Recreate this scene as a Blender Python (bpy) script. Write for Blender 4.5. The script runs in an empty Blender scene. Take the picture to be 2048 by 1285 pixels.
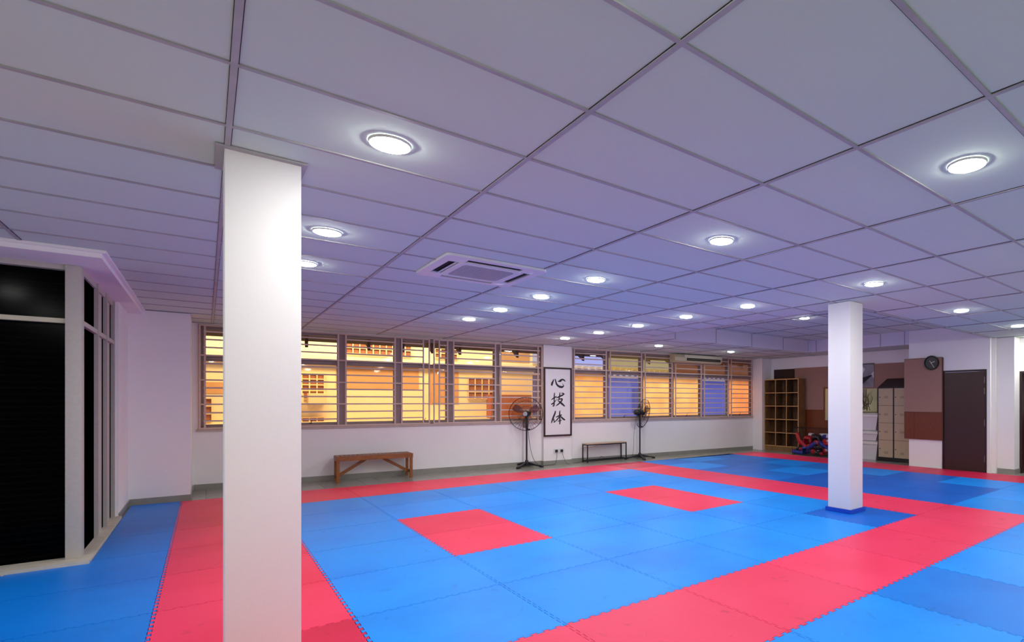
import bpy, bmesh, math, random
from mathutils import Vector, Matrix
random.seed(7)
SC = bpy.context.scene
COL = SC.collection
PI = math.pi

# ------------------------------------------------------------------ camera
YAW = 0.715953
FPX, CX, Y0, CAMH = 1066.83, 1340.0, 802.65, 1.439      # measured in the 2048 x 1285 frame
cam = bpy.data.cameras.new('camera'); camo = bpy.data.objects.new('camera', cam); COL.objects.link(camo)
cam.sensor_width = 36.0; cam.lens = FPX / 2048 * 36
cam.shift_x = (1024 - CX) / 2048; cam.shift_y = (Y0 - 642.5) / 2048
cam.clip_start = 0.05; cam.clip_end = 200
camo.location = (0, 0, CAMH); camo.rotation_euler = (PI / 2, 0, -YAW)
SC.camera = camo

# ------------------------------------------------------------------ world, exposure
w = bpy.data.worlds.new('dusk'); SC.world = w; w.use_nodes = True
w.node_tree.nodes['Background'].inputs[0].default_value = (0.42, 0.44, 0.76, 1)
w.node_tree.nodes['Background'].inputs[1].default_value = 1.3
SC.view_settings.view_transform = 'Standard'; SC.view_settings.look = 'None'
SC.view_settings.gamma = 1; SC.view_settings.use_curve_mapping = False
SC.view_settings.exposure = 0.0
LAMP = 182.0            # radiance of the ceiling downlights
OUT_WARM = 620.0       # added unseen light on the building across the alley
OUT_PANE = 760.0  # added unseen light from outside that makes the amber panes glow
CEIL = 2.713; RAISE = 3.010; FLOOR = -0.02
SC.cycles.max_bounces = 10; SC.cycles.diffuse_bounces = 6; SC.cycles.transparent_max_bounces = 12
SC.cycles.sample_clamp_indirect = 6.0

def area(name, loc, target, sx, sy, power, color):
    l = bpy.data.lights.new(name, 'AREA'); l.shape = 'RECTANGLE'; l.size = sx; l.size_y = sy
    l.energy = power; l.color = color
    o = bpy.data.objects.new(name, l); COL.objects.link(o); o.location = loc
    o.rotation_euler = (Vector(target) - Vector(loc)).to_track_quat('-Z', 'Y').to_euler()
    return o
# unseen area lights added outside: one warms the facade, one makes panes glow
area('facade_fill_light', (2.5, 12.9, 5.2), (3.0, 16.4, 1.4), 6.0, 0.5, OUT_WARM, (1.0, 0.90, 0.66))
area('pane_backlight', (9.5, 15.9, 5.6), (9.3, 10.9, 1.4), 5.0, 0.8, OUT_PANE, (1.0, 0.92, 0.78))

# ------------------------------------------------------------------ materials
MATS = {}
def L(c):  # sRGB 0-255 -> linear
    return tuple(((v / 255) / 12.92 if v / 255 <= 0.04045 else ((v / 255 + 0.055) / 1.055) ** 2.4) for v in c) + (1,)
def mat(name, rgb, rough=0.6, metal=0.0, spec=0.5, noise=0.0, nscale=4.0, bump=0.0, bscale=60.0, rgb2=None, stretch=None, coat=0):
    if name in MATS: return MATS[name]
    m = bpy.data.materials.new(name); m.use_nodes = True; nt = m.node_tree
    b = nt.nodes['Principled BSDF']
    b.inputs['Base Color'].default_value = L(rgb); b.inputs['Roughness'].default_value = rough
    b.inputs['Metallic'].default_value = metal; b.inputs['Specular IOR Level'].default_value = spec
    if coat: b.inputs['Coat Weight'].default_value = coat
    tc = nt.nodes.new('ShaderNodeTexCoord'); mp = nt.nodes.new('ShaderNodeMapping')
    nt.links.new(tc.outputs['Object'], mp.inputs[0])
    if stretch: mp.inputs['Scale'].default_value = stretch
    if noise or rgb2:
        n = nt.nodes.new('ShaderNodeTexNoise'); n.inputs['Scale'].default_value = nscale; n.inputs['Detail'].default_value = 5
        nt.links.new(mp.outputs[0], n.inputs['Vector'])
        mx = nt.nodes.new('ShaderNodeMix'); mx.data_type = 'RGBA'
        r = nt.nodes.new('ShaderNodeMapRange'); r.inputs[1].default_value = 0.35; r.inputs[2].default_value = 0.68
        r.inputs[4].default_value = 1.0 if rgb2 else noise
        nt.links.new(n.outputs[0], r.inputs[0]); nt.links.new(r.outputs[0], mx.inputs[0])
        mx.inputs[6].default_value = L(rgb)
        mx.inputs[7].default_value = L(rgb2) if rgb2 else tuple(0.45 * v for v in L(rgb)[:3]) + (1,)
        nt.links.new(mx.outputs[2], b.inputs['Base Color'])
    if bump:
        n2 = nt.nodes.new('ShaderNodeTexNoise'); n2.inputs['Scale'].default_value = bscale; n2.inputs['Detail'].default_value = 3
        nt.links.new(mp.outputs[0], n2.inputs['Vector'])
        bp = nt.nodes.new('ShaderNodeBump'); bp.inputs['Strength'].default_value = bump; bp.inputs['Distance'].default_value = 0.004
        nt.links.new(n2.outputs[0], bp.inputs['Height']); nt.links.new(bp.outputs[0], b.inputs['Normal'])
    MATS[name] = m; return m
def emis(name, rgb, s):
    m = bpy.data.materials.new(name); m.use_nodes = True; nt = m.node_tree; nt.nodes.clear()
    e = nt.nodes.new('ShaderNodeEmission'); o = nt.nodes.new('ShaderNodeOutputMaterial')
    e.inputs[0].default_value = rgb + (1,); e.inputs[1].default_value = s
    nt.links.new(e.outputs[0], o.inputs[0]); MATS[name] = m; return m
def glass(name, tint, translucent=0.0, tcol=(1, .6, .2), gl=0.05):
    m = bpy.data.materials.new(name); m.use_nodes = True; nt = m.node_tree; nt.nodes.clear()
    o = nt.nodes.new('ShaderNodeOutputMaterial'); t = nt.nodes.new('ShaderNodeBsdfTransparent'); t.inputs[0].default_value = tint + (1,)
    g = nt.nodes.new('ShaderNodeBsdfGlossy'); g.inputs['Roughness'].default_value = 0.03
    mx = nt.nodes.new('ShaderNodeMixShader'); mx.inputs[0].default_value = gl
    last = t.outputs[0]
    if translucent:
        tr = nt.nodes.new('ShaderNodeBsdfTranslucent'); tr.inputs[0].default_value = tcol + (1,)
        # rippled rolled glass: the film is a little denser in soft bands
        tc = nt.nodes.new('ShaderNodeTexCoord'); n = nt.nodes.new('ShaderNodeTexNoise'); n.inputs['Scale'].default_value = 3
        nt.links.new(tc.outputs['Object'], n.inputs['Vector'])
        cr = nt.nodes.new('ShaderNodeMix'); cr.data_type = 'RGBA'
        cr.inputs[6].default_value = tuple(min(1, v * 1.15) for v in tcol) + (1,); cr.inputs[7].default_value = (tcol[0] * .85, tcol[1] * .72, tcol[2] * .7, 1)
        nt.links.new(n.outputs[0], cr.inputs[0]); nt.links.new(cr.outputs[2], tr.inputs[0])
        m2 = nt.nodes.new('ShaderNodeMixShader'); m2.inputs[0].default_value = translucent
        nt.links.new(last, m2.inputs[1]); nt.links.new(tr.outputs[0], m2.inputs[2]); last = m2.outputs[0]
    nt.links.new(last, mx.inputs[1]); nt.links.new(g.outputs[0], mx.inputs[2]); nt.links.new(mx.outputs[0], o.inputs[0])
    MATS[name] = m; return m

def plaster(name, rgb):
    return mat(name, rgb, 0.75, noise=0.06, nscale=1.3, bump=0.25, bscale=25, spec=0.25)
M_wall = plaster('white_plaster', (244, 241, 238))
M_col = plaster('column_plaster', (244, 242, 240))
M_ceil = mat('ceiling_board', (212, 229, 215), 0.9, noise=0.05, nscale=0.7, bump=0.05, bscale=120, spec=0.1)
M_fascia = mat('fascia_board', (226, 224, 232), 0.9, spec=0.1)
M_tbar = mat('grid_bar', (178, 178, 176), 0.55, noise=0.25, nscale=9, metal=0.0)
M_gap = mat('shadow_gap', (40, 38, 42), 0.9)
M_skirt = mat('grey_skirting_tile', (150, 148, 138), 0.35, noise=0.2, nscale=7)
M_curb = mat('cream_curb', (205, 197, 178), 0.6, noise=0.25, nscale=11, bump=0.3)
M_post = mat('painted_post', (190, 184, 174), 0.6, noise=0.12, nscale=30, bump=0.3, bscale=90)
M_transom = mat('cream_transom', (205, 200, 172), 0.5, noise=0.15, nscale=12)
M_grille = mat('mauve_grille_paint', (212, 188, 176), 0.5, noise=0.12, nscale=8)
M_frame = mat('window_frame_paint', (150, 134, 134), 0.5, noise=0.2, nscale=8)
M_sill = mat('sill_paint', (196, 180, 166), 0.6, noise=0.3, nscale=12)
M_wood = mat('brown_bench_wood', (164, 100, 40), 0.4, rgb2=(118, 66, 24), nscale=5, stretch=(2, 30, 30))
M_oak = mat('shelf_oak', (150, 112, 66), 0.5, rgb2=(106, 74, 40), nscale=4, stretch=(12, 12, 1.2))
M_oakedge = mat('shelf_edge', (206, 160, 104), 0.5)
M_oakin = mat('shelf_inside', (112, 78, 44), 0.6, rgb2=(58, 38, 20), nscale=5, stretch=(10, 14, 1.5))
M_black = mat('black_metal', (22, 22, 26), 0.35)
M_charcoal = mat('charcoal_plastic', (30, 33, 38), 0.45)
M_pale = mat('pale_wood_top', (196, 172, 142), 0.5, noise=0.1)
M_dark = mat('dark_lacquer', (44, 18, 16), 0.4)
M_door = mat('dark_brown_door', (62, 34, 28), 0.35, noise=0.1, nscale=3)
M_mauve = mat('mauve_panel', (164, 124, 108), 0.7, noise=0.08, nscale=3)
M_redwood = mat('redwood_panel', (126, 60, 26), 0.35, rgb2=(104, 46, 18), nscale=6, stretch=(30, 30, 1))
M_locker = mat('beige_locker', (190, 172, 140), 0.45)
M_bin = mat('white_bin', (224, 220, 220), 0.4)
M_binlid = mat('cream_bin_lid', (236, 232, 222), 0.35)
M_white = mat('white_plastic', (226, 230, 226), 0.4)
M_acgrey = mat('ac_grille_grey', (196, 198, 200), 0.5)
M_beigeac = mat('aged_ac_casing', (196, 186, 150), 0.45)
M_slot = mat('dark_slot', (14, 14, 16), 0.8)
M_paper = mat('scroll_paper', (236, 233, 230), 0.8, noise=0.04)
M_ink = mat('black_ink', (42, 42, 44), 0.8)
M_steel = mat('steel', (170, 170, 172), 0.3, metal=0.8)
M_handw = mat('clock_hand_cream', (225, 220, 200), 0.4)
M_redgear = mat('red_vinyl', (190, 20, 34), 0.3, coat=.4)
M_bluegear = mat('blue_vinyl', (26, 50, 150), 0.3, coat=.4)
M_blackgear = mat('black_vinyl', (20, 18, 22), 0.3, coat=.4)
M_whitegear = mat('white_vinyl', (214, 214, 220), 0.4)
M_lamp = emis('downlight_glow', (1.0, 1.0, 0.97), LAMP)

def tile_mat():
    m = mat('grey_floor_tile', (158, 154, 140), 0.22, noise=0.1, nscale=3)
    nt = m.node_tree; b = nt.nodes['Principled BSDF']
    tc = nt.nodes.new('ShaderNodeTexCoord'); br = nt.nodes.new('ShaderNodeTexBrick')
    br.offset = 0; br.inputs['Scale'].default_value = 1.0; br.inputs['Brick Width'].default_value = 0.3; br.inputs['Row Height'].default_value = 0.3
    br.inputs['Mortar Size'].default_value = 0.004
    br.inputs['Color1'].default_value = L((162, 158, 144)); br.inputs['Color2'].default_value = L((148, 146, 134)); br.inputs['Mortar'].default_value = L((88, 84, 76))
    nt.links.new(tc.outputs['Object'], br.inputs['Vector']); nt.links.new(br.outputs['Color'], b.inputs['Base Color'])
    return m
M_tile = tile_mat()

def foam(name, rgb, rgb2, rough=0.42):
    m = bpy.data.materials.new(name); m.use_nodes = True; nt = m.node_tree; b = nt.nodes['Principled BSDF']
    b.inputs['Roughness'].default_value = rough; b.inputs['Specular IOR Level'].default_value = 0.22
    tc = nt.nodes.new('ShaderNodeTexCoord'); geo = nt.nodes.new('ShaderNodeNewGeometry')
    n = nt.nodes.new('ShaderNodeTexNoise'); n.inputs['Scale'].default_value = 1.1; n.inputs['Detail'].default_value = 6
    nt.links.new(geo.outputs['Position'], n.inputs['Vector'])
    r = nt.nodes.new('ShaderNodeMapRange'); r.inputs[1].default_value = 0.45; r.inputs[2].default_value = 0.72
    nt.links.new(n.outputs[0], r.inputs[0])
    mx = nt.nodes.new('ShaderNodeMix'); mx.data_type = 'RGBA'; mx.inputs[6].default_value = L(rgb); mx.inputs[7].default_value = L(rgb2)
    nt.links.new(r.outputs[0], mx.inputs[0])
    # scuffs: small darker smears
    s = nt.nodes.new('ShaderNodeTexNoise'); s.inputs['Scale'].default_value = 7; s.inputs['Detail'].default_value = 3; s.inputs['Distortion'].default_value = .6
    nt.links.new(geo.outputs['Position'], s.inputs['Vector'])
    rs = nt.nodes.new('ShaderNodeMapRange'); rs.inputs[1].default_value = 0.66; rs.inputs[2].default_value = 0.74; rs.inputs[4].default_value = 0.30
    nt.links.new(s.outputs[0], rs.inputs[0])
    m2 = nt.nodes.new('ShaderNodeMix'); m2.data_type = 'RGBA'; m2.inputs[7].default_value = tuple(v * 0.45 for v in L(rgb2)[:3]) + (1,)
    nt.links.new(rs.outputs[0], m2.inputs[0]); nt.links.new(mx.outputs[2], m2.inputs[6])
    oi = nt.nodes.new('ShaderNodeObjectInfo'); mr = nt.nodes.new('ShaderNodeMapRange'); mr.inputs[3].default_value = 0.93; mr.inputs[4].default_value = 1.05
    nt.links.new(oi.outputs['Random'], mr.inputs[0])
    hs = nt.nodes.new('ShaderNodeHueSaturation'); nt.links.new(mr.outputs[0], hs.inputs['Value']); nt.links.new(m2.outputs[2], hs.inputs['Color'])
    nt.links.new(hs.outputs[0], b.inputs['Base Color'])
    # woven emboss
    mp = nt.nodes.new('ShaderNodeMapping'); mp.inputs['Rotation'].default_value = (0, 0, PI / 4)
    nt.links.new(geo.outputs['Position'], mp.inputs[0])
    ck = nt.nodes.new('ShaderNodeTexVoronoi'); ck.inputs['Scale'].default_value = 45; ck.inputs['Randomness'].default_value = 0.0
    nt.links.new(mp.outputs[0], ck.inputs['Vector'])
    bp = nt.nodes.new('ShaderNodeBump'); bp.inputs['Strength'].default_value = 0.22; bp.inputs['Distance'].default_value = 0.003
    nt.links.new(ck.outputs[0], bp.inputs['Height']); nt.links.new(bp.outputs[0], b.inputs['Normal'])
    MATS[name] = m; return m
M_blue = foam('blue_foam', (0, 150, 248), (0, 134, 238))
M_bluedeep = foam('deep_blue_foam', (6, 124, 222), (6, 110, 208))
M_bluedark = foam('dark_blue_foam', (6, 104, 208), (6, 94, 196))
M_red = foam('red_foam', (244, 60, 100), (236, 50, 88))
M_reddeep = foam('deep_red_foam', (218, 36, 78), (204, 28, 66))

# ------------------------------------------------------------------ mesh helpers
class MB:
    def __init__(s): s.bm = bmesh.new()
    def box(s, x0, x1, y0, y1, z0, z1, M=None, bevel=0):
        r = bmesh.ops.create_cube(s.bm, size=1.0); vs = r['verts']
        for v in vs: v.co = Vector(((x0 + x1) / 2 + v.co.x * (x1 - x0), (y0 + y1) / 2 + v.co.y * (y1 - y0), (z0 + z1) / 2 + v.co.z * (z1 - z0)))
        if bevel:
            es = list({e for v in vs for e in v.link_edges})
            rb = bmesh.ops.bevel(s.bm, geom=es, offset=bevel, segments=2, affect='EDGES', profile=0.6)
            vs = list({v for f in rb['faces'] for v in f.verts} | {v for v in vs if v.is_valid})
        if M is not None:
            for v in vs: v.co = M @ v.co
        return s
    def bar(s, a, b, w, h, up=(0, 0, 1), bevel=0):
        a = Vector(a); b = Vector(b); d = b - a; z = Vector(up); x = d.normalized()
        y = z.cross(x).normalized(); z = x.cross(y).normalized()
        M = Matrix((x, y, z)).transposed().to_4x4(); M.translation = (a + b) / 2
        return s.box(-d.length / 2, d.length / 2, -w / 2, w / 2, -h / 2, h / 2, M, bevel)
    def tube(s, pts, r, seg=8, closed=False, caps=True):
        P = [Vector(p) for p in pts]; n = len(P); rings = []
        rr = r if isinstance(r, (list, tuple)) else [r] * n
        prev = None
        for i, p in enumerate(P):
            if closed: t = (P[(i + 1) % n] - P[i - 1]).normalized()
            else: t = (P[min(i + 1, n - 1)] - P[max(i - 1, 0)]).normalized()
            if prev is None:
                u = t.orthogonal().normalized()
            else:
                u = (prev - t * prev.dot(t)); u = u.normalized() if u.length > 1e-6 else t.orthogonal().normalized()
            prev = u; v = t.cross(u)
            rings.append([s.bm.verts.new(p + (u * math.cos(2 * PI * k / seg) + v * math.sin(2 * PI * k / seg)) * rr[i]) for k in range(seg)])
        for i in range(n if closed else n - 1):
            A = rings[i]; B = rings[(i + 1) % n]
            for k in range(seg): s.bm.faces.new((A[k], A[(k + 1) % seg], B[(k + 1) % seg], B[k]))
        if caps and not closed:
            s.bm.faces.new(rings[0][::-1]); s.bm.faces.new(rings[-1])
        return s
    def lathe(s, prof, seg=32, M=None, cap=True):
        rings = []
        for (r, z) in prof:
            rings.append([s.bm.verts.new((r * math.cos(2 * PI * k / seg), r * math.sin(2 * PI * k / seg), z)) for k in range(seg)])
        for A, B in zip(rings, rings[1:]):
            for k in range(seg): s.bm.faces.new((A[k], A[(k + 1) % seg], B[(k + 1) % seg], B[k]))
        if cap: s.bm.faces.new(rings[0][::-1]); s.bm.faces.new(rings[-1])
        if M is not None:
            for R in rings:
                for v in R: v.co = M @ v.co
        return s
    def prism(s, poly, a, b, axis='z', M=None):   # poly of 2D points extruded from a to b along axis
        def mk(p, t):
            return {'z': (p[0], p[1], t), 'x': (t, p[0], p[1]), 'y': (p[0], t, p[1])}[axis]
        A = [s.bm.verts.new(mk(p, a)) for p in poly]; B = [s.bm.verts.new(mk(p, b)) for p in poly]
        n = len(poly)
        s.bm.faces.new(A[::-1]); s.bm.faces.new(B)
        for i in range(n): s.bm.faces.new((A[i], A[(i + 1) % n], B[(i + 1) % n], B[i]))
        if M is not None:
            for v in A + B: v.co = M @ v.co
        return s
    def ball(s, c, rx, ry, rz, M=None, u=16, v=10):
        r = bmesh.ops.create_uvsphere(s.bm, u_segments=u, v_segments=v, radius=1.0)
        for q in r['verts']:
            q.co = Vector((q.co.x * rx, q.co.y * ry, q.co.z * rz))
            if M is not None: q.co = M @ q.co
            q.co += Vector(c)
        return s
    def build(s, name, m, parent=None, smooth=False, loc=None, rot=None):
        bmesh.ops.recalc_face_normals(s.bm, faces=s.bm.faces[:])
        me = bpy.data.meshes.new(name); s.bm.to_mesh(me); s.bm.free()
        me.materials.append(m)
        if smooth:
            for p in me.polygons: p.use_smooth = True
            try: me.set_sharp_from_angle(angle=math.radians(38))
            except Exception: pass
        o = bpy.data.objects.new(name, me); COL.objects.link(o)
        if parent: o.parent = parent
        if loc: o.location = loc
        if rot: o.rotation_euler = rot
        return o
def tag(o, label, cat, group=None, kind=None):
    o['label'] = label; o['category'] = cat
    if group: o['group'] = group
    if kind: o['kind'] = kind
    return o
def struct(o, label=None, cat=None):
    o['kind'] = 'structure'
    if label: o['label'] = label
    if cat: o['category'] = cat
    return o
def thing(name, label, cat, loc=(0, 0, 0), rz=0, group=None):
    o = bpy.data.objects.new(name, None); COL.objects.link(o); o.location = loc; o.rotation_euler = (0, 0, rz)
    o.empty_display_size = 0.1
    return tag(o, label, cat, group)
def copy_tree(o, parent=None):
    c = o.copy(); COL.objects.link(c); c.parent = parent
    for ch in list(o.children): copy_tree(ch, c)
    return c

# ------------------------------------------------------------------ wall frames
AL = math.atan(-0.085)           # the window wall runs slightly off the mat grid
WO = Vector((0, 11.62, 0))
def Wp(s, off, z=0):             # s along the wall, off into the room
    return Vector((math.cos(AL) * s + math.sin(AL) * off, 11.62 + math.sin(AL) * s - math.cos(AL) * off, z))
def onwall(o): o.location = WO; o.rotation_euler = (0, 0, AL); return o     # local (s, -off, z)

ORD = ['first', 'second', 'third', 'fourth', 'fifth', 'sixth', 'seventh', 'eighth', 'ninth', 'tenth', 'eleventh', 'twelfth', 'thirteenth']

# ------------------------------------------------------------------ structure: floor
m = MB(); m.box(-3.2, 14.2, -4.2, 12.2, FLOOR - 0.1, FLOOR)
struct(m.build('floor', M_tile), 'grey tiled floor showing along the walls', 'floor')

# ------------------------------------------------------------------ structure: ceiling
SL = CEIL + 0.008
def ceil_slab(x0, x1, y0, y1, z=SL, name='ceiling'):
    m = MB(); m.box(x0, x1, y0, y1, z, 3.3); return m
m = MB()
m.prism([(-3.2, -4.2), (6.65, -4.2), (6.65, 11.08), (-.3, 11.68), (-3.2, 11.9)], SL, 3.3)
m.box(6.65, 13.2, -4.2, 3.9, SL, 3.3)
m.prism([(6.65, 8.2), (13.2, 8.2), (13.2, 10.54), (6.65, 11.08)], SL, 3.3)
m.box(11.95, 13.2, 5.5, 8.2, SL, 3.3)
m.box(6.65, 12.2, 3.9, 8.2, RAISE + .008, 3.3)
ceiling = struct(m.build('ceiling', M_ceil), 'lavender white suspended board ceiling', 'ceiling')
XL = [0.081 + 1.1983 * k for k in range(-2, 11)]
YL = [1.408 + 0.6008 * k for k in range(-9, 18)]
holes = [(0.04, 0.41, 3.46, 3.81), (1.56, 2.51, 4.69, 5.65)]
def seg_minus(a, b, cuts):
    out = [(a, b)]
    for c0, c1 in cuts:
        nx = []
        for s0, s1 in out:
            if c1 <= s0 or c0 >= s1: nx.append((s0, s1)); continue
            if c0 > s0: nx.append((s0, c0))
            if c1 < s1: nx.append((c1, s1))
        out = nx
    return out
def grid(region, z, m, mg):
    x0, x1, y0, y1 = region; hw = 0.0115
    for x in XL:
        if x0 - .001 < x < x1 + .001:
            cuts = [(h[2], h[3]) for h in holes if h[0] - .01 < x < h[1] + .01]
            for a, b in seg_minus(y0, y1, cuts):
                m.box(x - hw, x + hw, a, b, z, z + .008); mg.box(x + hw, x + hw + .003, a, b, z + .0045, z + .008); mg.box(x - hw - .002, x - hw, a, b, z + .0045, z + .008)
    for y in YL:
        if y0 < y < y1:
            cuts = [(h[0], h[1]) for h in holes if h[2] - .01 < y < h[3] + .01]
            for a, b in seg_minus(x0, x1, cuts):
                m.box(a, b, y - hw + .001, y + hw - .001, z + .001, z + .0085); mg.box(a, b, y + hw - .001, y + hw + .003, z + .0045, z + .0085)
m = MB(); mg = MB()
grid((-3.2, 6.65, -4.2, 11.7), CEIL, m, mg)
grid((6.65, 12.2, -4.2, 3.9), CEIL, m, mg)
grid((6.65, 12.9, 8.2, 11.2), CEIL, m, mg)
grid((6.65, 12.0, 3.9, 8.2), RAISE, m, mg)
# angle trims round the recess and the wall tops
m.box(6.62, 6.65, 3.9, 8.2, CEIL - .001, CEIL + .03)
m.box(6.65, 11.95, 3.87, 3.9, CEIL - .001, CEIL + .02)
# cover strips on the fascia joints
for x in (7.27, 8.47, 9.67, 10.87): m.box(x - .012, x + .012, 8.188, 8.2, CEIL, RAISE)
for y in (5.63, 6.2, 7.95): m.box(11.938, 11.95, y - .012, y + .012, CEIL, RAISE)
m.build('ceiling_grid', M_tbar, ceiling)
# angle trim round the near column head
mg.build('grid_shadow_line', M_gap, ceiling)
m = MB()
m.box(6.655, 11.93, 8.192, 8.199, CEIL + .001, RAISE + .006); m.box(11.941, 11.949, 5.5, 8.19, CEIL + .001, RAISE + .006)
m.build('ceiling_fascia', M_fascia, ceiling)
m = MB()
for (x0, x1, y0, y1) in ((.035, .415, 3.455, 3.49), (.035, .415, 3.80, 3.83), (.035, .07, 3.49, 3.80), (.39, .415, 3.49, 3.80)):
    m.box(x0, x1, y0, y1, CEIL - .004, CEIL + .006)
m.build('column_trim', M_tbar, ceiling)

# ------------------------------------------------------------------ structure: walls
m = MB()
S1, S2 = -0.19, 12.9
TH = 0.20
m.box(-0.35, 13.2, 0, TH, FLOOR, 0.97)                       # under the windows
m.box(-0.35, 13.2, 0, TH, 2.70, 3.0)                         # over the windows
m.box(-0.35, -0.10, 0, TH, 0.97, 2.70)
m.box(5.83, 6.58, 0, TH, 0.97, 2.70)
m.box(12.54, 13.2, 0, TH, 0.97, 2.70)
onwall(struct(m.build('wall_back', M_wall), 'long white plaster wall holding both barred windows', 'wall'))
m = MB(); m.box(5.81, 6.50, -0.12, 0, FLOOR, CEIL)
onwall(struct(m.build('wall_pier', M_wall), 'white pier between the two barred windows', 'wall'))
m = MB()
m.box(-0.15, 5.81, -0.012, 0, FLOOR, 0.075); m.box(6.50, 12.55, -0.012, 0, FLOOR, 0.075)
m.box(5.80, 6.51, -0.132, -0.12, FLOOR, 0.075); m.box(5.80, 5.81, -0.12, 0, FLOOR, .075); m.box(6.50, 6.51, -0.12, 0, FLOOR, .075)
onwall(struct(m.build('baseboard_back', M_skirt), 'grey tile skirting under the windows', 'baseboard'))
# left: deep pier, return, glazed bay, soffit
m = MB()
m.box(-1.3, -0.17, 10.48, 12.0, FLOOR, CEIL)
m.box(-1.3, -0.81, 9.37, 10.48, FLOOR, CEIL)
struct(m.build('wall_left', M_wall), 'white plaster corner pier left of the windows', 'wall')
m = MB(); m.box(-0.80, -0.158, 10.468, 10.48, FLOOR, 0.075); m.box(-0.17, -0.158, 10.48, 11.6, FLOOR, 0.075); m.box(-0.81, -0.798, 9.37, 10.468, FLOOR, 0.06)
struct(m.build('baseboard_left', M_skirt), 'grey tile skirting around the corner pier', 'baseboard')
m = MB(); m.box(-3.2, -0.78, 6.93, 7.2, FLOOR, 0.028); m.box(-1.1, -0.78, 7.2, 9.37, FLOOR, 0.028)
struct(m.build('trim_1', M_curb), 'low cream curb under the black glazing', 'curb')
m = MB()
m.box(-3.2, -0.67, 6.60, 7.25, 2.655, CEIL + .006); m.box(-1.3, -0.67, 7.25, 10.48, 2.655, CEIL + .006)
m.box(-3.2, -0.64, 6.57, 6.62, 2.695, CEIL + .006); m.box(-0.68, -0.64, 6.62, 10.48, 2.695, CEIL + .006)
struct(m.build('trim_2', M_wall), 'white soffit beam above the black glazing', 'beam')
# shell behind and beside the camera
m = MB(); m.box(-3.3, 13.2, -4.3, -4.2, FLOOR, CEIL)
struct(m.build('wall_front', M_wall), 'white wall behind the viewer', 'wall')
m = MB(); m.box(-3.3, -3.2, -4.2, 7.4, FLOOR, CEIL)
struct(m.build('wall_side', M_wall), 'white wall at the far left', 'wall')
# right: clock wall, alcove, pier, doorway
m = MB()
m.box(11.9, 12.0, 4.79, 5.51, FLOOR, RAISE); m.box(11.9, 12.0, 3.87, 3.93, FLOOR, RAISE); m.box(11.9, 12.0, 3.93, 4.79, 2.085, RAISE)
m.box(12.0, 13.05, 5.30, 5.51, FLOOR, RAISE)
m.box(12.1, 12.42, 3.50, 3.87, FLOOR, CEIL)
m.box(12.42, 12.55, 2.35, 3.50, 2.04, CEIL); m.box(12.42, 12.55, -4.2, 2.35, FLOOR, CEIL)
m.box(12.0, 12.1, 3.80, 3.93, FLOOR, CEIL)
struct(m.build('wall_right', M_wall), 'white plaster wall around the dark brown door', 'wall')
m = MB(); m.box(12.95, 13.05, 5.51, 11.0, FLOOR, CEIL); m.box(12.50, 12.95, 10.19, 10.55, FLOOR, CEIL)
struct(m.build('wall_alcove', M_wall), 'white back wall of the storage alcove', 'wall')
m = MB(); m.box(12.088, 12.43, 3.488, 3.50, FLOOR, 0.08); m.box(12.088, 12.10, 3.50, 3.87, FLOOR, 0.08)
struct(m.build('baseboard_right', M_skirt), 'grey skirting at the foot of the right pier', 'baseboard')
m = MB(); m.box(13.4, 13.5, 1.5, 4.6, 1.10, 2.7)
struct(m.build('wall_corridor', mat('pale_green_paint', (196, 204, 184), .7)), 'pale green wall beyond the right opening', 'wall')
m = MB(); m.box(13.38, 13.5, 1.5, 4.6, FLOOR, 1.10)
struct(m.build('wall_wainscot', M_redwood), 'brown wainscot beyond the right opening', 'wall')
m = MB(); m.box(12.415, 12.56, 3.455, 3.50, FLOOR, 2.04); m.box(12.415, 12.56, 2.35, 3.455, 2.0, 2.04)
struct(m.build('trim_3', M_dark), 'dark frame lining the right opening', 'door frame')

# alcove wall panels
m = MB(); m.box(12.925, 12.95, 5.51, 9.33, 1.19, 2.39)
p = struct(m.build('wall_panel', M_mauve), 'mauve wall panelling above brown wainscot in the alcove', 'panelling')
m = MB(); m.box(12.92, 12.95, 5.51, 9.33, FLOOR, 1.175); m.box(12.91, 12.95, 5.51, 9.33, 1.175, 1.195)
m.build('wainscot', M_redwood, p)
m = MB(); m.box(12.925, 12.95, 9.34, 10.08, 1.6, 2.38)
m.build('dark_board', M_dark, p)

# door in the right wall
d = bpy.data.objects.new('door_1', None); COL.objects.link(d); d.location = (11.9, 4.36, FLOOR)
struct(d, 'dark brown flush door closed in the white right wall', 'door')
m = MB(); m.box(0.005, 0.05, -0.395, 0.40, 0.005, 2.065, bevel=.003); m.build('door_leaf', M_door, d)
m = MB(); m.box(-0.012, 0.07, -0.43, -0.395, 0, 2.105); m.box(-0.012, 0.07, 0.40, 0.43, 0, 2.105); m.box(-0.012, 0.07, -0.395, 0.40, 2.07, 2.105)
m.build('door_frame', M_dark, d)
for z in (0.22, 0.95, 1.60, 1.82):
    m = MB(); m.tube([(-0.004, -0.392, z), (-0.004, -0.392, z + .13)], .007); m.build('hinge', M_steel, d, smooth=True)

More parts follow.
